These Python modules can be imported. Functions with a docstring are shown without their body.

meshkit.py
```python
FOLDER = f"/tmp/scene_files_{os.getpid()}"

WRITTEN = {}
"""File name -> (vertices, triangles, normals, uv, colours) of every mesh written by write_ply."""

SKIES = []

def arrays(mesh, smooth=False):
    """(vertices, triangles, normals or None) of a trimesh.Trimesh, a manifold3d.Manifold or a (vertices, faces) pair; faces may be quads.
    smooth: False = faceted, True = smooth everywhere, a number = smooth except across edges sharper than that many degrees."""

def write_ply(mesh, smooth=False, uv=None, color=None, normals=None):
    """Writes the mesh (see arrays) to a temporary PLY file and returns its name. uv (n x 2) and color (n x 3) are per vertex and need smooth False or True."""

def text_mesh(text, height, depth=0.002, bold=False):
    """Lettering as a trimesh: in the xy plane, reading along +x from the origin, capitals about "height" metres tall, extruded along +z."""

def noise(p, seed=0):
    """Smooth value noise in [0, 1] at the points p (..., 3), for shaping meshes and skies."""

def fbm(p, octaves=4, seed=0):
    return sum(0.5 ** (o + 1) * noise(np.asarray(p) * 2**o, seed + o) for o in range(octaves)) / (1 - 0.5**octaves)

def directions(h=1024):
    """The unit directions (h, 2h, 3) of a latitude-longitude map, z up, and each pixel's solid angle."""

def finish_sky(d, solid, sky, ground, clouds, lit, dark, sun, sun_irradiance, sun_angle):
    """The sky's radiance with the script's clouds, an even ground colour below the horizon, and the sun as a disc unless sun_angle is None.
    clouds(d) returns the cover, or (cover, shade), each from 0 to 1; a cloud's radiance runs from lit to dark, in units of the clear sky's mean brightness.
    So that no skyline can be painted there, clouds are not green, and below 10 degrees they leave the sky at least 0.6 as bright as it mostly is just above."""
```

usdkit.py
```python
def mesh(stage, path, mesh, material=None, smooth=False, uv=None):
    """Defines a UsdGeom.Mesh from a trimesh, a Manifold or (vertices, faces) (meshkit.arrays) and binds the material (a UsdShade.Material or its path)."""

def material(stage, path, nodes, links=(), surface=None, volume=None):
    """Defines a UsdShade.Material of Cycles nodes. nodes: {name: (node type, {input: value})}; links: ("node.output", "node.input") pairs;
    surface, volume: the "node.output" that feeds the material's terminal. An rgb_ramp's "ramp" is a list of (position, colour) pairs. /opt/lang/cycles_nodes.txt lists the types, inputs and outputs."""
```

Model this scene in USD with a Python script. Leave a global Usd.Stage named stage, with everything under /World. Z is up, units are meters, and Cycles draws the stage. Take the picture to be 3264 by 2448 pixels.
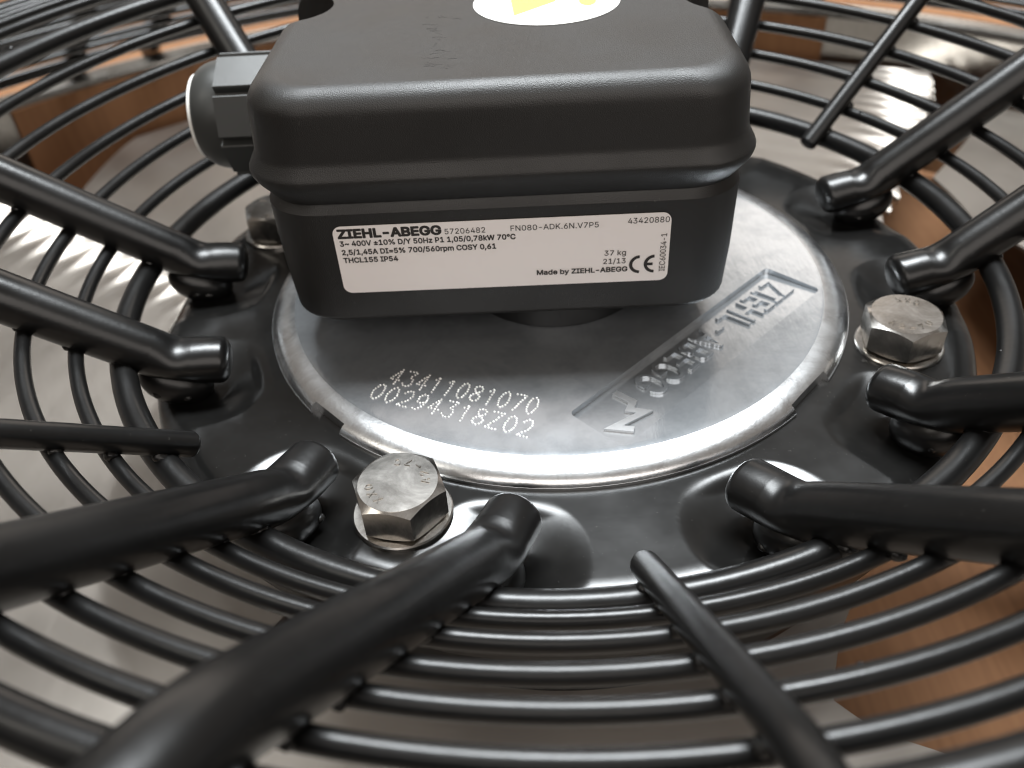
import math, random
import numpy as np, trimesh, manifold3d as m3
from shapely.geometry import Polygon, LineString, Point, box as sbox
from shapely import affinity
from pxr import Usd, UsdGeom, UsdLux, UsdShade, Gf, Sdf
import usdkit, meshkit

stage = Usd.Stage.CreateInMemory()
UsdGeom.SetStageUpAxis(stage, 'Z'); UsdGeom.SetStageMetersPerUnit(stage, 1.0)
UsdGeom.Xform.Define(stage, '/World'); UsdGeom.Scope.Define(stage, '/World/Looks')
rng = np.random.default_rng(7); random.seed(7)
K = 0.075          # metres per modelling unit: the radius of the motor's aluminium cap
EXPOSURE = 0.0

# ---------------------------------------------------------------- camera
cam_pos = np.array([-0.06561241, -2.66593297, 1.72978559])
ax_r = np.array([0.99874687, 0.0, -0.05004685])
fwd = np.array([-0.03200535, 0.76878525, -0.63870564])
# camera right axis is world-x seen with a small roll (see ROLL)
def set_camera():
    R = np.array([[0.99874687, -0.03847533, -0.03200535], [0.0, -0.639507031, 0.768785248], CAMN])
    right, down, forward = R[:, 0], R[:, 1], R[:, 2]
    M = np.eye(4); M[:3, 0] = right; M[:3, 1] = -down; M[:3, 2] = -forward; M[:3, 3] = cam_pos * K
    c = UsdGeom.Camera.Define(stage, '/World/camera')
    c.AddTransformOp().Set(Gf.Matrix4d(M.T.tolist()))
    c.CreateProjectionAttr('perspective')
    c.CreateHorizontalApertureAttr(4.8); c.CreateVerticalApertureAttr(3.6)
    c.CreateFocalLengthAttr(4.8 * 2823 / 3264)
    c.CreateClippingRangeAttr(Gf.Vec2f(0.01, 100))
    c.CreateFStopAttr(2.2); c.CreateFocusDistanceAttr(2.33 * K)
    c.CreateExposureAttr(EXPOSURE)
n_ = np.cross([0.99874687, -0.03847533, -0.03200535], [0.0, -0.639507031, 0.768785248])
CAMN = n_
set_camera()

# ---------------------------------------------------------------- light: ceiling lamps, bright rear background, added front fill and the room's weak warm light
def rect_light(name, centre, target, w, h, intensity, color):
    l = UsdLux.RectLight.Define(stage, '/World/' + name)
    z = np.array(centre, float) - np.array(target, float); z /= np.linalg.norm(z)
    x = np.cross([0, 1, 0], z); x /= np.linalg.norm(x); y = np.cross(z, x)
    M = np.eye(4); M[:3, 0] = x; M[:3, 1] = y; M[:3, 2] = z; M[:3, 3] = centre
    l.AddTransformOp().Set(Gf.Matrix4d(M.T.tolist()))
    l.CreateWidthAttr(w); l.CreateHeightAttr(h); l.CreateIntensityAttr(intensity); l.CreateColorAttr(Gf.Vec3f(*color))
    return l
rect_light('ceiling_lamp', (0.08, 0.46, 1.52), (0, 0.0, 0), 1.15, 0.50, 38.0, (0.95, 1.0, 1.03))
rect_light('ceiling_lamp_001', (-1.5, -0.5, 1.7), (0, 0, 0), 0.9, 0.5, 3.0, (1.0, 0.95, 0.86))
rect_light('ceiling_lamp_002', (-0.4, 3.0, 0.95), (0, 0, 0), 4.2, 0.75, 1.5, (1.0, 0.89, 0.79))  # unseen bright warm background low behind the fan, not on the ceiling
rect_light('ceiling_lamp_003', (0.4, -1.8, 1.2), (0, 0, 0), 3.2, 1.4, 1.9, (1.0, 0.93, 0.87))  # added fill light in front, out of view, to brighten the label
dome = UsdLux.DomeLight.Define(stage, '/World/room_light')
dm = usdkit.material(stage, '/World/Looks/room_light', {'b': ('background_shader', {'color': (1.0, 0.86, 0.74), 'strength': 0.17})}, [], surface='b.background')
UsdShade.MaterialBindingAPI.Apply(dome.GetPrim()).Bind(dm)

# ---------------------------------------------------------------- materials
def mat(name, nodes, links, surface='p.BSDF'):
    return usdkit.material(stage, '/World/Looks/' + name, nodes, links, surface=surface)
def paint(name, base, rough, bump=0.1, scale=900.0, spec=0.5, dist=0.0002, var=0.06, dust=0.0):
    return mat(name, {'g': ('texture_coordinate', {}), 'n': ('noise_texture', {'scale': scale, 'detail': 3.0}),
        'n2': ('noise_texture', {'scale': 45.0, 'detail': 4.0}),
        'r': ('map_range', {'from_min': 0.3, 'from_max': 0.7, 'to_min': rough - var, 'to_max': rough + var}),
        'b': ('bump', {'strength': bump, 'distance': dist}),
        'dn': ('noise_texture', {'scale': 1300.0, 'detail': 2.0}), 'dm': ('map_range', {'from_min': 0.70, 'from_max': 0.80, 'to_min': 0.0, 'to_max': dust, 'clamp': True}),
        'dc': ('mix_color', {'a': base, 'b': (0.22, 0.21, 0.19)}),
        'p': ('principled_bsdf', {'specular_ior_level': spec})},
        [('g.object', 'dn.vector'), ('dn.fac', 'dm.value'), ('dm.result', 'dc.fac'), ('dc.result', 'p.base_color'), ('g.object', 'n.vector'), ('g.object', 'n2.vector'), ('n2.fac', 'r.value'), ('r.result', 'p.roughness'), ('n.fac', 'b.height'), ('b.normal', 'p.normal')])
M = {}
M['black_paint'] = paint('black_paint', (0.0052, 0.0050, 0.0049), 0.31, 0.14, 700.0, dust=0.12)
M['plate_paint'] = paint('plate_paint', (0.0075, 0.0073, 0.0070), 0.22, 0.05, 420.0, dust=0.12)
M['box_plastic'] = paint('box_plastic', (0.0085, 0.0078, 0.0071), 0.44, 0.55, 4200.0, 0.6, 0.00016, dust=0.2)
M['gland_plastic'] = paint('gland_plastic', (0.036, 0.037, 0.035), 0.42, 0.12, 2500.0)
M['hub_paint'] = paint('hub_paint', (0.006, 0.006, 0.006), 0.5, 0.1, 500.0)
M['white_plastic'] = paint('white_plastic', (0.8, 0.79, 0.75), 0.4, 0.02)
M['label_paper'] = paint('label_paper', (0.90, 0.84, 0.81), 0.42, 0.03, 300.0, 0.4)
M['sticker_paper'] = paint('sticker_paper', (0.86, 0.86, 0.84), 0.35, 0.02)
M['sticker_yellow'] = paint('sticker_yellow', (0.85, 0.80, 0.12), 0.4, 0.02)
M['ink'] = paint('ink', (0.022, 0.018, 0.016), 0.6, 0.0)
def metal(name, base, r0, r1, scale, stain=(0.5, 0.5, 0.5), stain_amt=0.4, bump=0.08, bscale=600.0, dist=0.0002, stretch=(1, 1, 1), metallic=1.0):
    return mat(name, {'g': ('texture_coordinate', {}), 'mp': ('mapping', {'scale': stretch}),
        'n': ('noise_texture', {'scale': scale, 'detail': 6.0, 'roughness': 0.62, 'distortion': 0.6}),
        'n3': ('noise_texture', {'scale': scale * 3.1, 'detail': 5.0, 'roughness': 0.7}),
        'f': ('noise_texture', {'scale': bscale, 'detail': 3.0}),
        'r': ('map_range', {'from_min': 0.3, 'from_max': 0.7, 'to_min': r0, 'to_max': r1, 'clamp': True}),
        's': ('map_range', {'from_min': 0.46, 'from_max': 0.72, 'to_min': 0.0, 'to_max': stain_amt, 'clamp': True}),
        'm': ('mix_color', {'a': base, 'b': stain}),
        'b': ('bump', {'strength': bump, 'distance': dist}),
        'p': ('principled_bsdf', {'metallic': metallic})},
        [('g.object', 'mp.vector'), ('g.object', 'n.vector'), ('g.object', 'n3.vector'), ('mp.vector', 'f.vector'), ('n.fac', 'r.value'), ('r.result', 'p.roughness'),
         ('n3.fac', 's.value'), ('s.result', 'm.fac'), ('m.result', 'p.base_color'), ('f.fac', 'b.height'), ('b.normal', 'p.normal')])
M['cast_aluminium'] = metal('cast_aluminium', (0.59, 0.62, 0.65), 0.15, 0.22, 45.0, (0.40, 0.43, 0.46), 0.6, 0.16, 900.0, 0.0002, (1.0, 0.25, 1.0), 0.80)
M['ground_rim'] = metal('ground_rim', (0.86, 0.875, 0.89), 0.23, 0.29, 160.0, (0.74, 0.76, 0.78), 0.25, 0.14, 1600.0, 0.0002)
M['recess_aluminium'] = metal('recess_aluminium', (0.58, 0.59, 0.60), 0.30, 0.38, 50.0, (0.45, 0.45, 0.45), 0.4, 0.06, 500.0)
M['peened_dot'] = metal('peened_dot', (0.97, 0.96, 0.93), 0.25, 0.35, 60.0, (0.8, 0.8, 0.8), 0.1)
M['stainless'] = metal('stainless', (0.60, 0.575, 0.54), 0.18, 0.28, 110.0, (0.46, 0.44, 0.42), 0.35, 0.05, 900.0)
M['blade_aluminium'] = metal('blade_aluminium', (0.48, 0.435, 0.39), 0.40, 0.50, 14.0, (0.42, 0.38, 0.335), 0.3, 0.12, 300.0, 0.0004, (1.0, 0.12, 1.0))
M['galvanised'] = metal('galvanised', (0.72, 0.70, 0.66), 0.16, 0.28, 20.0, (0.55, 0.53, 0.5), 0.4)
M['cardboard'] = mat('cardboard', {'g': ('texture_coordinate', {}), 'mp': ('mapping', {'scale': (60.0, 4.0, 4.0)}), 'n': ('noise_texture', {'scale': 6.0, 'detail': 4.0}), 'n2': ('noise_texture', {'scale': 9.0, 'detail': 3.0}),
    'x': ('mix_float', {'fac': 0.5}), 'rp': ('rgb_ramp', {'ramp': [(0.3, (0.20, 0.087, 0.035)), (0.7, (0.31, 0.148, 0.064))]}), 'p': ('principled_bsdf', {'roughness': 0.8})},
    [('g.object', 'mp.vector'), ('mp.vector', 'n.vector'), ('g.object', 'n2.vector'), ('n.fac', 'x.a'), ('n2.fac', 'x.b'), ('x.result', 'rp.fac'), ('rp.color', 'p.base_color')])

# ---------------------------------------------------------------- scene helpers
used = {}
def numbered(parent, name):
    k = (parent, name); i = used.get(k, 0); used[k] = i + 1
    return name if i == 0 else f'{name}_{i:03d}'
def data(prim, **kw):
    for k, v in kw.items():
        if v: prim.SetCustomDataByKey(k, v)
class Thing:
    def __init__(s, name, label, cat, loc=(0, 0, 0), group=None, kind=None, rotz=0.0):
        s.path = '/World/' + numbered('/World', name); s.loc = np.array(loc, float)
        x = UsdGeom.Xform.Define(stage, s.path); x.AddTranslateOp().Set(Gf.Vec3d(*(s.loc * K)))
        if rotz: x.AddRotateZOp().Set(rotz)
        s.prim = x.GetPrim(); data(s.prim, label=label, category=cat, group=group, kind=kind)
def arr(mesh):
    if hasattr(mesh, 'to_mesh'):
        q = mesh.to_mesh(); return np.array(q.vert_properties[:, :3], float), np.array(q.tri_verts)
    if isinstance(mesh, tuple):
        v, f = np.asarray(mesh[0], float), np.asarray(mesh[1], int)
        if f.shape[1] == 4: f = np.vstack([f[:, [0, 1, 2]], f[:, [0, 2, 3]]])
        return v, f
    return np.array(mesh.vertices), np.array(mesh.faces)
def put(name, mesh, m, parent, smooth=35, label=None, kind=None):
    """Defines one mesh under a thing (or under one of its parts); vertices are given in modelling units about the scene's origin."""
    if isinstance(parent, Thing): pth, loc = parent.path, parent.loc
    else: pth, loc = parent
    v, f = arr(mesh); v = (v - loc) * K
    path = pth + '/' + numbered(pth, name)
    g = usdkit.mesh(stage, path, (v, f), M[m], smooth=smooth)
    data(g.GetPrim(), label=label, kind=kind)
    return (path, loc)
def cat(ms):
    vs, fs, n = [], [], 0
    for q in ms:
        v, f = arr(q); vs.append(v); fs.append(f + n); n += len(v)
    return np.vstack(vs), np.vstack(fs)
def lathe(profile, n=128, closed=False, a0=0.0, a1=2 * math.pi):
    p = np.array(profile, float); full = abs(a1 - a0 - 2 * math.pi) < 1e-6
    t = np.linspace(a0, a1, n, endpoint=not full)
    v = np.stack([np.outer(np.cos(t), p[:, 0]), np.outer(np.sin(t), p[:, 0]), np.tile(p[:, 1], (len(t), 1))], -1).reshape(-1, 3)
    m = len(p); f = []
    for i in range(len(t) if full else len(t) - 1):
        j = (i + 1) % len(t)
        for k in range(m if closed else m - 1):
            l = (k + 1) % m
            f.append([i * m + k, j * m + k, j * m + l, i * m + l])
    return v, np.array(f)
def smooth_path(pts, r, n=7):
    """A polyline with its corners rounded off."""
    pts = [np.array(p, float) for p in pts]; out = [pts[0]]
    for a, b, c in zip(pts[:-2], pts[1:-1], pts[2:]):
        d1, d2 = a - b, c - b; l1, l2 = np.linalg.norm(d1), np.linalg.norm(d2); q = min(r, l1 * .48, l2 * .48)
        p0, p2 = b + d1 / l1 * q, b + d2 / l2 * q
        for t in np.linspace(0, 1, n): out.append((1 - t) ** 2 * p0 + 2 * t * (1 - t) * b + t * t * p2)
    out.append(pts[-1]); return np.array(out)
def tube(path, rad, n=14, flat=None, cap=True, ref=(0, 0, 1)):
    """A tube along a path: rad and flat (squash along the section's own up axis) per point; the ends are rounded over a little."""
    P = np.array(path, float); N = len(P); rad = np.broadcast_to(np.asarray(rad, float), N).copy(); flat = np.ones(N) if flat is None else np.asarray(flat, float)
    T = np.gradient(P, axis=0); T /= np.linalg.norm(T, axis=1, keepdims=True)
    rows, rr, ff, tt = list(P), list(rad), list(flat), list(T)
    if cap:
        for end, s in ((0, -1), (-1, 1)):
            add = [(.42 * math.sin(q), math.cos(q) ** .55) for q in (.35, .7, 1.05, 1.3, 1.5707)]; add = add if s > 0 else add[::-1]
            r0, p0, t0, f0 = rad[end], P[end], T[end], flat[end]
            for (o, k) in (add if s > 0 else add):
                item = (p0 + s * t0 * o * r0, r0 * k, f0, t0)
                if s > 0: rows.append(item[0]); rr.append(item[1]); ff.append(f0); tt.append(t0)
                else:
                    pass
            if s < 0:
                head = [(p0 - t0 * o * r0, r0 * k, f0, t0) for o, k in add]
                rows = [h[0] for h in head] + rows; rr = [h[1] for h in head] + rr; ff = [h[2] for h in head] + ff; tt = [h[3] for h in head] + tt
    rows, tt = np.array(rows), np.array(tt); up0 = np.array(ref, float); a = np.linspace(0, 2 * np.pi, n, endpoint=False); V = []
    for p, r, fl, t in zip(rows, rr, ff, tt):
        side = np.cross(t, up0); side /= np.linalg.norm(side); up = np.cross(side, t)
        V.append(p + np.outer(np.cos(a), side) * r * (2 - fl) ** .5 + np.outer(np.sin(a), up) * r * fl)
    V = np.vstack(V); f = [[i * n + j, i * n + (j + 1) % n, (i + 1) * n + (j + 1) % n, (i + 1) * n + j] for i in range(len(rows) - 1) for j in range(n)]
    return V, np.array(f)
def torus(R, z, r, n=180, m=12, wob=0.0, ph=0.0):
    t = np.linspace(0, 2 * np.pi, n, endpoint=False); a = np.linspace(0, 2 * np.pi, m, endpoint=False)
    Rw = R + wob * np.sin(3 * t + ph); zw = z + wob * np.sin(4 * t + 2 * ph)
    rr = Rw[:, None] + r * np.cos(a); v = np.stack([rr * np.cos(t)[:, None], rr * np.sin(t)[:, None], zw[:, None] + r * np.sin(a) + 0 * rr], -1).reshape(-1, 3)
    f = [[i * m + j, ((i + 1) % n) * m + j, ((i + 1) % n) * m + (j + 1) % m, i * m + (j + 1) % m] for i in range(n) for j in range(m)]
    return v, np.array(f)
def extr(poly, z0, z1):
    ms = [trimesh.creation.extrude_polygon(g, z1 - z0, engine='earcut') for g in getattr(poly, 'geoms', [poly])]
    q = trimesh.util.concatenate(ms); q.apply_translation([0, 0, z0]); return q
def manifold(mesh):
    v, f = arr(mesh); q = trimesh.Trimesh(v, f, process=False); q.merge_vertices(); 
    if q.volume < 0: q.invert()
    return m3.Manifold(m3.Mesh(np.asarray(q.vertices, np.float32), np.asarray(q.faces, np.uint32)))
def blob(p, r, seed=0, squash=(1, 1, 1)):
    s = trimesh.creation.icosphere(2, 1.0); v = s.vertices * (1 + .35 * (meshkit.noise(s.vertices * 1.7 + seed * 3.1, seed) - .5))[:, None]
    return v * r * np.array(squash) + np.array(p), s.faces
def text(s, x0, x1, y, h, depth=.004, bold=False):
    """Lettering fitted between x0 and x1 on the base line y with capitals h high."""
    q = meshkit.text_mesh(s, 1.0, 1.0, bold); v = q.vertices.copy(); a, b = v[:, 0].min(), v[:, 0].max()
    v[:, 0] = x0 + (v[:, 0] - a) / (b - a) * (x1 - x0); v[:, 1] = y + v[:, 1] * h; v[:, 2] *= depth
    return v, np.array(q.faces)

def heavy(s, x0, x1, y, h, depth, w):
    """Lettering thickened by w times the height of its capitals."""
    q = meshkit.text_mesh(s, 1.0, 1.0, True); t = q.triangles[q.face_normals[:, 2] > .5][:, :, :2]
    from shapely import union_all
    sh = union_all([Polygon(a).buffer(.002) for a in t]).buffer(w, join_style=2).simplify(.004)
    q = extr(sh, 0, 1.0); v = q.vertices.copy(); a, b = v[:, 0].min(), v[:, 0].max()
    v[:, 0] = x0 + (v[:, 0] - a) / (b - a) * (x1 - x0); v[:, 1] = y + v[:, 1] * h; v[:, 2] *= depth
    return v, np.array(q.faces)

# ================================================================ the surface below
fl = usdkit.mesh(stage, '/World/floor', (np.array([[-40, -40, -1.75], [40, -40, -1.75], [40, 40, -1.75], [-40, 40, -1.75]], float) * K, np.array([[0, 1, 2, 3]])), M['cardboard'])
data(fl.GetPrim(), label='brown cardboard surface under the fan', category='floor', kind='structure')

# ================================================================ fan housing: the shiny wall ring round the blades
hs = Thing('fan_housing', 'shiny galvanised wall ring round the fan blades, behind the guard bars', 'fan housing', (0, 0, -1.7))
WR = [(5.0, -1.68), (5.0, -.62), (5.03, -.56), (5.09, -.54), (5.16, -.54), (5.16, -.58), (5.10, -.58), (5.05, -.62), (5.05, -1.68)]
put('wall_ring', lathe(WR, 200), 'galvanised', hs, 40)
put('liner', lathe([(4.99, -1.6), (4.99, -.6), (4.97, -.6), (4.97, -1.6)], 90, True, math.radians(63), math.radians(138)), 'cardboard', hs, 40, label='added brown strip painted as the floor reflected in the wall ring')  # added strip: its brown stands in for the floor mirrored in the metal

# ================================================================ impeller
im = Thing('fan_impeller', 'bare aluminium fan blades with serrated edges on a black hub, seen through the guard', 'fan impeller', (0, 0, -1.1))
put('hub', lathe([(0.0, -.14), (1.22, -.14), (1.27, -.17), (1.28, -.22), (1.28, -.50), (1.26, -.58), (1.2, -.60), (1.1, -.62), (1.1, -1.1), (0, -1.1)], 160), 'hub_paint', im)
q = trimesh.creation.box([.055, .05, .3]); q.apply_translation([.19, -1.24, -.84]); put('lug', q, 'hub_paint', im)
def interp(x, pts): return np.interp(x, [p[0] for p in pts], [p[1] for p in pts])
def blade(trail, lead, teeth=0.0, t0=1.25, t1=4.9):
    nr, ns = 150, 40
    r = np.linspace(t0, t1, nr)
    at, al = interp(r, trail), interp(r, lead)
    if teeth:
        saw = np.abs(((r / 0.17) % 1) - .5) * 2
        at = at - np.where(r > 1.9, np.degrees(teeth * (1 - saw) / r), 0)
    s = np.linspace(0, 1, ns)
    A = np.radians(at[:, None] + (al - at)[:, None] * s[None]); Rr = np.repeat(r[:, None], ns, 1)
    x, y = Rr * np.cos(A), Rr * np.sin(A)
    zc = np.interp(r, [1.25, 1.8, 5], [-.62, -.80, -1.02])[:, None] + .0 * s[None]
    z = zc + .12 * (1 - s[None]) * np.clip((r[:, None] - 1.5) / 2, 0, 1) + .05 * (meshkit.noise(np.stack([x, y, 0 * x], -1) * .9, 3) - .5)
    if teeth:
        z = z + np.where((s[None] < .07), (.07 - s[None]) / .07 * .045 * np.sin(r[:, None] / 0.17 * 2 * np.pi + 2.5 * meshkit.noise(np.stack([r * 1.3, r * 0, r * 0], -1), 4)[:, None]), 0) * (r[:, None] > 1.9)
    top = np.stack([x, y, z], -1).reshape(-1, 3); bot = top - [0, 0, .02]; n = nr * ns; f = []
    for i in range(nr - 1):
        for j in range(ns - 1):
            a, b, c, d = i * ns + j, (i + 1) * ns + j, (i + 1) * ns + j + 1, i * ns + j + 1
            f += [[a, b, c, d], [n + a, n + d, n + c, n + b]]
    edge = [i * ns for i in range(nr)] + [(nr - 1) * ns + j for j in range(1, ns)] + [i * ns + ns - 1 for i in range(nr - 2, -1, -1)] + [j for j in range(ns - 2, 0, -1)]
    for a, b in zip(edge, edge[1:] + edge[:1]): f.append([a, n + a, n + b, b])
    return np.vstack([top, bot]), np.array(f)
put('blade', blade([(1.2, 145), (5, 145)], [(1.2, 226), (5, 228)], .08), 'blade_aluminium', im, 30)
put('blade', blade([(1.2, 36), (2.6, 44), (3.3, 47), (4.5, 52), (5, 54)], [(1.2, 150), (3, 144), (4.2, 138), (5, 128)], .08), 'blade_aluminium', im, 30)
put('blade', blade([(1.2, -127), (5, -127)], [(1.2, -30), (1.34, -52), (1.46, -59), (1.58, -57), (1.72, -53), (1.85, -50), (2.3, -43), (5, -40)], .12), 'blade_aluminium', im, 30)
put('blade', blade([(1.2, 5), (1.5, 5), (1.9, 1), (2.2, -6), (2.75, -36), (5, -36)], [(1.2, 11), (1.5, 11), (1.9, 7), (2.3, 4), (2.75, 12), (2.95, 36), (3.3, 44), (5, 48)], .12), 'blade_aluminium', im, 30)
put('bracket', cat([extr(affinity.rotate(sbox(-1.30, -.72, -1.22, -.66), -15), -.80, -.76)]), 'blade_aluminium', im)

# ================================================================ motor: cap, neck, lettering
mo = Thing('motor', 'round cast aluminium motor cap with embossed and dotted lettering', 'motor', (0, 0, -.3))
prof = [(0, -.45), (.985, -.45), (.985, -.075), (1.0, -.07), (1.0, -.03)] + [(.895 + .105 * math.cos(a), -.036 + .048 * math.sin(a)) for a in np.linspace(.12, math.pi / 2, 14)] + [(0, .012)]
cap = m3.Manifold.revolve(m3.CrossSection([np.array(prof)]), 256)
Pr0, uu, vv = np.array([.742, -.012]), np.array([-.7062, -.708]), np.array([.708, -.7062])
def rec(s, v): return Pr0 + uu * s + vv * v
def oriented(q, z):
    """Moves lettering laid out in (s, v) into the recess of the cap."""
    v, f = arr(q); p = Pr0 + np.outer(v[:, 0], uu) + np.outer(v[:, 1], vv)
    return np.column_stack([p, v[:, 2] + z]), f
def tilted_cut(poly, d0, d1):
    """A recess cutter whose floor runs from depth d0 at its upper side to d1 at its lower side."""
    q = extr(poly, -.05, .1); v = q.vertices.copy(); k = np.clip(((v[:, :2] - Pr0) @ vv) / .21, 0, 1)
    low = v[:, 2] < 0; v[low, 2] = .012 - (d0 + (d1 - d0) * k[low]); return manifold((v, q.faces))
rp = Polygon([rec(0, 0), rec(0, .21), rec(1.035, .21), rec(1.03, 0)]).buffer(-.018).buffer(.018)
cap = cap - tilted_cut(rp, .021, .011)
for a, w in ((-136, .075), (-41.5, .10)):
    q = trimesh.creation.box([.12, w * 2, .3]); q.apply_translation([1.034, 0, -.02]); q.apply_transform(trimesh.transformations.rotation_matrix(math.radians(a), [0, 0, 1])); cap = cap - manifold(q)
rim_cut = m3.Manifold.revolve(m3.CrossSection([np.array([(.915, -.2), (1.3, -.2), (1.3, .2), (.915, .2)])]), 256)
cp = put('cap', cap - rim_cut, 'cast_aluminium', mo, 28)
put('rim', cap ^ rim_cut, 'ground_rim', mo, 28)
put('lower_rim', lathe([(1.0, -.085), (1.022, -.082), (1.03, -.072), (1.022, -.062), (1.0, -.06)], 200, True), 'cast_aluminium', mo)
for a in (-136,):
    q = trimesh.creation.cylinder(.028, .03, sections=24); q.apply_transform(trimesh.transformations.rotation_matrix(math.pi / 2, [0, 1, 0])); q.apply_translation([.955, 0.02, -.035]); q.apply_transform(trimesh.transformations.rotation_matrix(math.radians(a), [0, 0, 1]))
    put('grub_screw', q, 'peened_dot', mo)
# lettering standing in the recess
def floorz(v): return .012 - (.035 + (.012 - .035) * v / .21)
lt = text('ZIEHL-ABEGG', .045, .79, .035, .105, .02)
v, f = oriented(lt, 0); k = np.clip(((v[:, :2] - Pr0) @ vv) / .21, 0, 1); v[:, 2] = v[:, 2] * .48 + .012 - (.021 - .010 * k)
put('lettering', (v, f), 'cast_aluminium', mo, 20)
v, f = oriented(extr(LineString([(.86, .03), (.86, .10), (.895, .115), (.875, .155), (.985, .13), (.955, .18)]).buffer(.011, cap_style=2, join_style=2), 0, .02), 0)
k = np.clip(((v[:, :2] - Pr0) @ vv) / .21, 0, 1); v[:, 2] = v[:, 2] * .48 + .012 - (.021 - .010 * k)
put('emblem', (v, f), 'recess_aluminium', mo, 20)
# dotted marking: every character drawn as a row of peened dots
S = {'0': [[(.5, 0), (.15, .12), (0, .5), (.15, .88), (.5, 1), (.85, .88), (1, .5), (.85, .12), (.5, 0)]], '1': [[(.2, .8), (.55, 1), (.55, 0)]],
     '2': [[(.05, .8), (.3, 1), (.7, 1), (.95, .75), (.8, .45), (0, 0), (1, 0)]], '3': [[(0, 1), (.95, 1), (.45, .6), (.85, .5), (.98, .25), (.75, .02), (.3, 0), (0, .15)]],
     '4': [[(.7, 0), (.7, 1), (0, .3), (1, .3)]], '7': [[(0, 1), (1, 1), (.35, 0)]], '8': [[(.5, .54), (.12, .68), (.12, .9), (.5, 1), (.88, .9), (.88, .68), (.5, .54), (.05, .36), (.05, .12), (.5, 0), (.95, .12), (.95, .36), (.5, .54)]],
     '9': [[(.95, .6), (.6, .42), (.15, .5), (.05, .78), (.3, 1), (.75, .98), (.97, .75), (.9, .3), (.5, 0), (.15, .05)]], 'Z': [[(0, 1), (1, 1), (0, 0), (1, 0)]]}
def dots(s, start, end, h):
    start, end = np.array(start), np.array(end); d = end - start; L = np.linalg.norm(d); d /= L; up = np.array([-d[1], d[0]]) ; up = up + .0 * d
    adv = L / (len(s) - .28); w = adv * .66; out = []
    one = trimesh.creation.icosphere(1, 1.0)
    for i, ch in enumerate(s):
        for pl in S[ch]:
            ls = LineString([(x * w, y * h) for x, y in pl]); n = max(3, int(round(ls.length / .0098)))
            for t in np.linspace(0, ls.length, n):
                p = ls.interpolate(t); q = start + d * (i * adv + p.x) + up * p.y + rng.normal(0, .0006, 2)
                out.append((one.vertices * np.array([.0038, .0038, .0030]) + [q[0], q[1], .0125], one.faces))
    return cat(out)
put('lettering', dots('43411081070', (-.535, -.568), (-.088, -.742), .072), 'peened_dot', mo, True)
put('lettering', dots('00294318Z02', (-.587, -.636), (-.108, -.838), .070), 'peened_dot', mo, True)
put('neck', lathe([(.0, .012), (.315, .012), (.32, .02), (.315, .16), (0, .16)], 96), 'hub_paint', mo)

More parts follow.
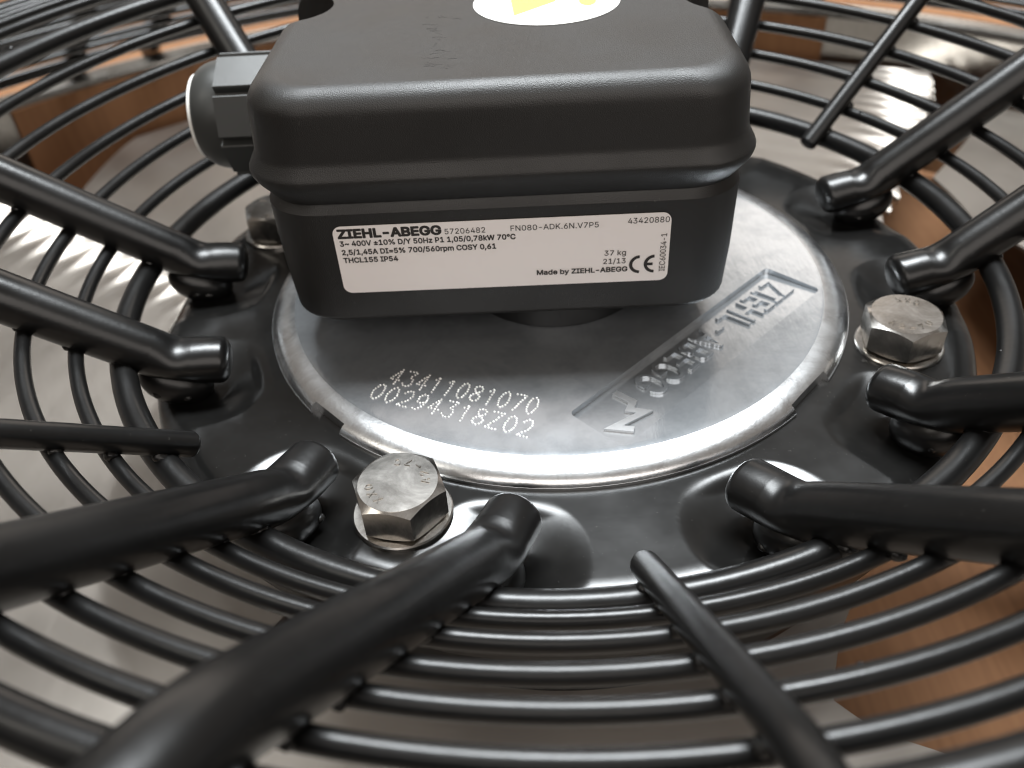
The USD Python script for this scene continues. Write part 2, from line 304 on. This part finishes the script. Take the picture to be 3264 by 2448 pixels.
# ================================================================ terminal box
tb = Thing('terminal_box', 'black plastic terminal box with a white rating label on its front', 'terminal box', (-.15, .2, .12))
def rrect(x0, x1, y0, y1, r, n=10):
    out = []
    for cx, cy, a in ((x1 - r, y1 - r, 0), (x0 + r, y1 - r, 90), (x0 + r, y0 + r, 180), (x1 - r, y0 + r, 270)):
        for t in np.radians(np.linspace(a, a + 90, n)): out.append((cx + r * math.cos(t), cy + r * math.sin(t)))
    return np.array(out)
def loft(levels):
    """levels: (z, inset, extra corner radius) rings of one rounded rectangle, closed at both ends."""
    rings = []
    for z, ins, r in levels:
        p = rrect(X0 + ins, X1 - ins, Y0 + ins, Y1 - ins, r); rings.append(np.column_stack([p, np.full(len(p), z)]))
    n = len(rings[0]); V = np.vstack(rings); f = []
    for i in range(len(rings) - 1):
        for j in range(n): f.append([i * n + j, i * n + (j + 1) % n, (i + 1) * n + (j + 1) % n, (i + 1) * n + j])
    V = np.vstack([V, rings[0].mean(0), rings[-1].mean(0)]); a, b = len(V) - 2, len(V) - 1
    tri = [[a, (j + 1) % n, j] for j in range(n)] + [[b, (len(rings) - 1) * n + j, (len(rings) - 1) * n + (j + 1) % n] for j in range(n)]
    f = np.array(f); f = np.vstack([f[:, [0, 1, 2]], f[:, [0, 2, 3]], np.array(tri)])
    return V, f
X0, X1, Y0, Y1 = -.880, .572, -.4525, .95
LABY = -.4205
base = loft([(.125, .088, .14)] + [(.125 + .03 * (1 - math.cos(t)), .044 + .044 * (1 - math.sin(t)), .15) for t in np.linspace(0.2, math.pi / 2, 6)] + [(.30, .034, .16), (.511, .029, .165), (.515, .0295, .165), (.535, .046, .16), (.542, .048, .16)])
# the front wall is kept upright so that the label lies flat
def upright(m):
    v, f = m; v = v.copy(); k = (v[:, 2] > .16) & (v[:, 2] < .499) & (v[:, 1] < Y0 + .1); 
    return v, f
put('base', base, 'box_plastic', tb, 30)
rl = .072
lid = [(.5425, .052, .155), (.543, .042, .16), (.547, .039, .162), (.572, .024, .166), (.596, .009, .171), (.612, .002, .174), (.624, .0, .175), (.631, .0015, .174), (.638, .005, .173), (.662, .0185, .169), (.671, .0215, .168), (.680, .023, .168), (.74, .027, .167), (.775, .029, .1665)]
lid += [(.865 - rl + rl * math.sin(t), .0305 + rl * (1 - math.cos(t)), .166 - .3 * rl * (1 - math.cos(t))) for t in np.linspace(.10, math.pi / 2, 10)]
lid_m = manifold(loft(lid))
for (cx, cy, r) in ((-.845, .335, .155), (.60, .245, .175)):
    q = trimesh.creation.cylinder(r, 1.0, sections=48); q.apply_translation([cx, cy, 1.1 + .03]); lid_m = lid_m - manifold(q)
put('lid', lid_m, 'box_plastic', tb, 30)
# label: plan (x, z) on the front wall
def on_front(m, off):
    v, f = arr(m); zz = v[:, 1]
    y = Y0 + .0335 + (.0385 - .0335) * (.497 - zz) / .197 if False else Y0 + np.interp(zz, [.155, .30, .511], [.044, .034, .029])
    return np.column_stack([v[:, 0], y - off - v[:, 2], v[:, 1]]), f
lab = rrect(-.648, .326, .2465, .4785, .026, 8)
lab = Polygon(lab)
q = extr(lab, 0, .0022); q = q.subdivide_to_size(.2) if False else q
label = put('label', on_front(q, 0.001), 'label_paper', tb, 20)
from_px = {}
def label_text(s, x0, x1, y, h, bold=False, w=0.0): put('lettering', on_front(heavy(s, x0, x1, y, h, .0006, w) if w else text(s, x0, x1, y, h, .0006, bold), .0036), 'ink', label, False)
label_text('ZIEHL-ABEGG', -.635, -.333, .4405, .0275, True, .05)
label_text('57206482', -.324, -.207, .4395, .0175)
label_text('FN080-ADK.6N.V7P5', -.134, .119, .4405, .0175)
label_text('43420880', .202, .321, .4475, .0180)
label_text('3~ 400V ±10% D/Y 50Hz P1 1,05/0,78kW 70°C', -.633, -.121, .4135, .0165, True, .014)
label_text('2,5/1,45A DI=5% 700/560rpm COSY 0,61', -.632, -.179, .3840, .0165, True, .014)
label_text('THCL155 IP54', -.632, -.470, .3565, .0165, True, .014)
label_text('37 kg', .137, .200, .3428, .0172)
label_text('21/13', .134, .200, .3140, .0172)
label_text('Made by ZIEHL-ABEGG', -.0635, .206, .2850, .0165, True, .014)
def arc_poly(cx, cy, r, w, a0, a1, n=24):
    t = np.radians(np.linspace(a0, a1, n)); return Polygon(np.vstack([np.column_stack([cx + r * np.cos(t), cy + r * np.sin(t)]), np.column_stack([cx + (r - w) * np.cos(t[::-1]), cy + (r - w) * np.sin(t[::-1])])]))
ce = arc_poly(.2420, .3075, .0315, .0095, 92, 268).union(arc_poly(.2852, .3075, .0315, .0095, 92, 268)).union(sbox(.256, .3030, .2800, .3120))
put('conformity_mark', on_front(extr(ce, 0, .0006), .0036), 'ink', label, False)
v, f = text('IEC60034-1', 0, .130, 0, .0170, .0006); v = np.column_stack([.3165 - v[:, 1], .2800 + v[:, 0], v[:, 2]])
put('lettering', on_front((v, f), .0036), 'ink', label, False)

# round sticker on the lid
st = put('sticker', extr(Point(0, .26).buffer(.232, 32), .8655, .8672), 'sticker_paper', tb, 20)
ya = Polygon([(-.118, .36), (-.103, .125), (.03, .25), (.02, .36)]).union(affinity.scale(Point(.128, .235).buffer(.03, 16), .9, 1.5)).intersection(Point(0, .26).buffer(.215))
put('print', extr(ya, .8673, .8678), 'sticker_yellow', st, False)

# worn moulding marks on the lid's top
mk = []
for i_ in range(34):
    t_ = rng.uniform(0, 1); c_ = np.array([-.335 + .02 * t_, .19 - .46 * t_]) + rng.normal(0, .022, 2)
    a_ = rng.uniform(-.4, .4) if i_ % 3 else rng.uniform(1.2, 1.9); d_ = np.array([math.cos(a_), math.sin(a_)]) * rng.uniform(.006, .016)
    mk.append(extr(LineString([c_ - d_, c_ + np.array([-d_[1], d_[0]]) * .4, c_ + d_]).buffer(.0034, 4), .8640, .86515 + rng.uniform(0, .0004)))
put('moulding_mark', cat(mk), 'box_plastic', tb, 60)

# cable gland on the left wall (axis along -x)
GC = np.array([-.845, .44, .475])
def along_x(m):
    v, f = arr(m); return np.column_stack([GC[0] - v[:, 2], GC[1] + v[:, 0], GC[2] + v[:, 1]]), f
gl = put('cable_gland', along_x(lathe([(0, -.1), (.14, -.1), (.14, .20), (0, .20)], 48)), 'gland_plastic', tb, 30)
hexp = Polygon([(.215 * math.cos(math.radians(60 * k + 14)), .215 * math.sin(math.radians(60 * k + 14))) for k in range(6)]).intersection(Point(0, 0).buffer(.17, 48))
put('collar', along_x(extr(hexp, .0, .08)), 'gland_plastic', gl, 30)
nut_prof = [(0, .10), (.186, .10), (.19, .105), (.19, .31)] + [(.125 + .065 * math.cos(t), .31 + .10 * math.sin(t)) for t in np.linspace(0, math.pi / 2, 9)[1:]] + [(.12, .41), (0, .41)]
nut = manifold(lathe([(max(a, 0), b) for a, b in nut_prof], 96))
ribs = []
for k in range(8):
    a = 45 * k + 25
    pad = Polygon([(.05, -.069), (.205, -.069), (.2085, -.066), (.2085, .066), (.205, .069), (.05, .069)])
    pad = affinity.rotate(pad, a, origin=(0, 0)); ribs.append(manifold(extr(pad, .105, .295)))
for q in ribs: nut = nut + q
put('gland_nut', along_x(nut), 'gland_plastic', gl, 30)
put('plug', along_x(lathe([(0, .40), (.140, .35), (.152, .395), (.146, .414), (.10, .42), (0, .422)], 64)), 'white_plastic', gl, 40)

# ================================================================ guard grille
gd = Thing('guard_grille', 'black painted wire guard with welded struts, rings and a round mounting plate', 'fan guard', (0, 0, -.2))
RINGS = [(1.455, .074, .040), (1.564, .168, .0225), (1.677, .256, .0225), (1.804, .345, .0225), (1.926, .432, .0225), (2.05, .522, .0225), (2.173, .610, .038)]
def cone(r): return .074 + .746 * (r - 1.455)
def outer(r): return .66 - .06 * (r - 2.3) - .125 * (r - 2.3) ** 2
for r in np.arange(2.32, 4.95, .125): RINGS.append((r, outer(r), .0225))
RINGS.append((4.98, outer(4.98), .04))
PAIRS = [-172 + 60 * k for k in range(6)]; LAT = .296; RS = .076
ends = []
for p in PAIRS:
    for s in (-1, 1): ends.append((math.radians(p), s * LAT))
# mounting plate: a ring with pressed hollows for the strut ends and a rolled edge
PZ = -.040
top = [(.90, PZ), (.95, PZ)] + [(r, PZ) for r in np.linspace(.97, 1.300, 46)] + [(1.306 + .104 * math.sin(t), PZ - .104 + .104 * math.cos(t)) for t in np.linspace(.12, math.pi / 2, 12)] + [(1.411, PZ - .13), (1.412, PZ - .17)]
under = [(r - (.0 if r < 1.3 else .028), z - (.028 if r < 1.3 else .006)) for r, z in top][::-1]
prof = np.array(top + under); nt = 1080; th = np.linspace(0, 2 * np.pi, nt, endpoint=False)
X, Y = np.outer(np.cos(th), prof[:, 0]), np.outer(np.sin(th), prof[:, 0]); Z = np.tile(prof[:, 1], (nt, 1))
dim = np.zeros_like(X)
for a, l in ends:
    al, la = X * math.cos(a) + Y * math.sin(a), -X * math.sin(a) + Y * math.cos(a) - l
    d = np.hypot(np.minimum(al - 1.20, 0) * 1.0, la); d = np.where(al > .3, d, 9)
    t = np.clip((.225 - d) / .16, 0, 1); dim = np.maximum(dim, .35 * t * t * (3 - 2 * t) + .65 * t)
Z = Z - .046 * dim * np.clip((prof[:, 0] - 1.035) / .05, 0, 1) * (.25 + .75 * np.clip((1.40 - prof[:, 0]) / .10, 0, 1))
Z = Z + .0012 * (meshkit.noise(np.stack([X * 5, Y * 5, 0 * X], -1), 5) - .5)
m = len(prof); i = np.arange(nt)[:, None]; k = np.arange(m)[None]
F = np.stack([i * m + k, ((i + 1) % nt) * m + k, ((i + 1) % nt) * m + (k + 1) % m, i * m + (k + 1) % m], -1).reshape(-1, 4)
put('mounting_plate', (np.stack([X, Y, Z], -1).reshape(-1, 3), F), 'plate_paint', gd, 40)
for j, (r, z, t) in enumerate(RINGS):
    near = j < 7; q = [torus(r, z, t, 240 if near else 150, 14 if near else 8, .004, j)]
    if near:
        for _ in range(3):
            a, b = rng.uniform(0, 2 * np.pi), rng.uniform(0, 2 * np.pi)
            q.append(blob(((r + t * .95 * math.cos(b)) * math.cos(a), (r + t * .95 * math.cos(b)) * math.sin(a), z + t * .95 * math.sin(b)), rng.uniform(.005, .009), j))
    put('ring', cat(q), 'black_paint', gd, 50)
def radial(pa, l, pts):
    """Points given as (distance along the strut, height) turned into space."""
    c, s = math.cos(pa), math.sin(pa); return [np.array([a * c - l * s, a * s + l * c, z]) for a, z in pts]
def a_of(r, l): return math.sqrt(r * r - l * l)
for n_s, (pa, l) in enumerate(ends):
    off = .12
    r1 = 1.33; pts = [(1.130, .036), (1.280, .062), (a_of(2.15, l), cone(2.15) + off - .02), (a_of(2.35, l), outer(2.35) + .095)]
    pts += [(a_of(r, l), outer(r) + .1) for r in (2.8, 3.4, 4.0, 4.5, 5.0, 5.3)]
    P = smooth_path(radial(pa, l, pts), .10, 11)
    al = np.linalg.norm(P[:, :2], axis=1)
    # the pinched bend
    bend = np.exp(-((al - 1.30) / .05) ** 2); fl_ = 1 - .16 * bend - .05 * (al < 1.25)
    fine = []
    for p, q_ in zip(P[:-1], P[1:]):
        for t in np.linspace(0, 1, max(2, int(np.linalg.norm(q_ - p) / .03)), endpoint=False): fine.append(p + (q_ - p) * t)
    fine.append(P[-1]); P = np.array(fine); al = np.linalg.norm(P[:, :2], axis=1)
    fl_ = 1 - .20 * np.exp(-((np.sqrt(np.maximum(al * al - l * l, 0)) - 1.262) / .04) ** 2) - .06 * np.clip((1.3 - al) / .05, 0, 1)
    rad = RS * (1 + .0 * al)
    sp = put('strut', tube(P, rad, 22, fl_), 'black_paint', gd, 40)
    w = []
    for j, (r, z, t) in enumerate(RINGS[:7]):
        for sgn in (-1, 1):
            a = a_of(r, l); b = radial(pa, l + sgn * (RS * .5), [(a + rng.normal(0, .006), z + t * .7)])[0]
            w.append(blob(b, .006 + .42 * t + rng.uniform(0, .006), n_s * 20 + j, (1, 1, .8)))
    # the weld that carries the strut on the plate
    for sgn in (-1, 1):
        for q_ in range(3):
            w.append(blob(radial(pa, l + sgn * (.062 + rng.normal(0, .004)), [(1.25 + q_ * .035 + rng.normal(0, .006), -.045 + .012 * q_)])[0], rng.uniform(.013, .020), n_s * 31 + q_ + 5 * sgn, (1, 1, .7)))
    q = trimesh.creation.icosphere(3, 1.0); v = q.vertices * [.11, .082, .075]; c_, s_ = math.cos(pa), math.sin(pa)
    o = radial(pa, l, [(1.285, -.024)])[0]; w.append((np.column_stack([v[:, 0] * c_ - v[:, 1] * s_, v[:, 0] * s_ + v[:, 1] * c_, v[:, 2] + .25 * v[:, 0]]) + o, q.faces))
    put('weld', cat(w), 'black_paint', sp, 60)
for a in (-139.5, -83.2, 37.0, 97.0):
    pa = math.radians(a); off = .072
    pts = [(1.365, cone(1.365) + off), (2.15, cone(2.15) + off), (2.35, outer(2.35) + .06)] + [(r, outer(r) + .058) for r in (2.8, 3.4, 4.0, 4.5, 5.0)]
    sp = put('rod', tube(smooth_path(radial(pa, 0, pts), .12, 8), .0365, 16), 'black_paint', gd, 40)
    w = []
    for j, (r, z, t) in enumerate(RINGS[:7]):
        for sgn in (-1, 1):
            w.append(blob(radial(pa, sgn * .022, [(r + rng.normal(0, .004), z + t * .8)])[0], .010 + .3 * t, j + 50))
    put('weld', cat(w), 'black_paint', sp, 60)

# ================================================================ bolts
BG = 'hexagon bolts holding the guard to the motor'
BZ = PZ - .010
def bolt(name, label, ang, r, hexrot, textrot, tilt):
    c = np.array([r * math.cos(math.radians(ang)), r * math.sin(math.radians(ang)), BZ])
    t = Thing(name, label, 'bolt', c, BG)
    def at(m, rot=0.0, tl=0.0):
        v, f = arr(m); a = math.radians(rot); w = v.copy(); w[:, 0] = v[:, 0] * math.cos(a) - v[:, 1] * math.sin(a); w[:, 1] = v[:, 0] * math.sin(a) + v[:, 1] * math.cos(a); w[:, 2] = v[:, 2] + tl * v[:, 0]
        return w + c, f
    put('washer', at(lathe([(.07, .0), (.131, .0), (.135, .004), (.135, .020), (.131, .024), (.07, .024)], 72, True), 30, tilt), 'stainless', t, 35)
    R_ = .128
    hx = m3.Manifold.extrude(m3.CrossSection([np.array([(R_ * math.cos(math.radians(60 * k)), R_ * math.sin(math.radians(60 * k))) for k in range(6)])]), .105)
    cone_ = m3.Manifold.revolve(m3.CrossSection([np.array([(0, 0), (.103, 0), (.112, .003), (.26, .09), (.26, -.0), (.2, .3), (0, .3)])[[0, 1, 2]].tolist() + [(.150, .022), (.150, .076), (.106, .104), (.103, .1065), (0, .1065)]]), 96)
    put('head', at((hx ^ cone_).translate([0, 0, .026]), hexrot), 'stainless', t, 25)
    marks = []
    for s, a0, inward in (('A2-70', -90, True), ('XXO', 75, False)):
        step = 24 if inward else 21
        for i_, ch in enumerate(s):
            off_ = (i_ - (len(s) - 1) / 2) * step
            if ch == '-': q = extr(sbox(-.008, .006, .008, .011), 0, .0022); v, f = arr(q); v = v.copy()
            else: v, f = text(ch, -.0085, .0085, -.0, .022, .0022)
            aa = math.radians(a0 + (off_ if inward else -off_)); rr = .083 if inward else .064
            rot = aa + math.pi / 2 if inward else aa - math.pi / 2
            w = v.copy(); w[:, 0] = v[:, 0] * math.cos(rot) - v[:, 1] * math.sin(rot) + rr * math.cos(aa); w[:, 1] = v[:, 0] * math.sin(rot) + v[:, 1] * math.cos(rot) + rr * math.sin(aa); w[:, 2] += .1322
            marks.append((w, f))
    put('lettering', at(cat(marks), textrot), 'stainless', t, 20)
bolt('hex_bolt', 'shiny hexagon bolt in front of the motor cap, between two struts', -112.8, 1.150, -71, 138, .004)
bolt('hex_bolt', 'hexagon bolt on the plate to the right of the motor cap', -21.0, 1.155, -99, -5, .012)
bolt('hex_bolt', 'hexagon bolt half hidden behind the left side of the terminal box', 156.5, 1.19, -75, 40, -.01)
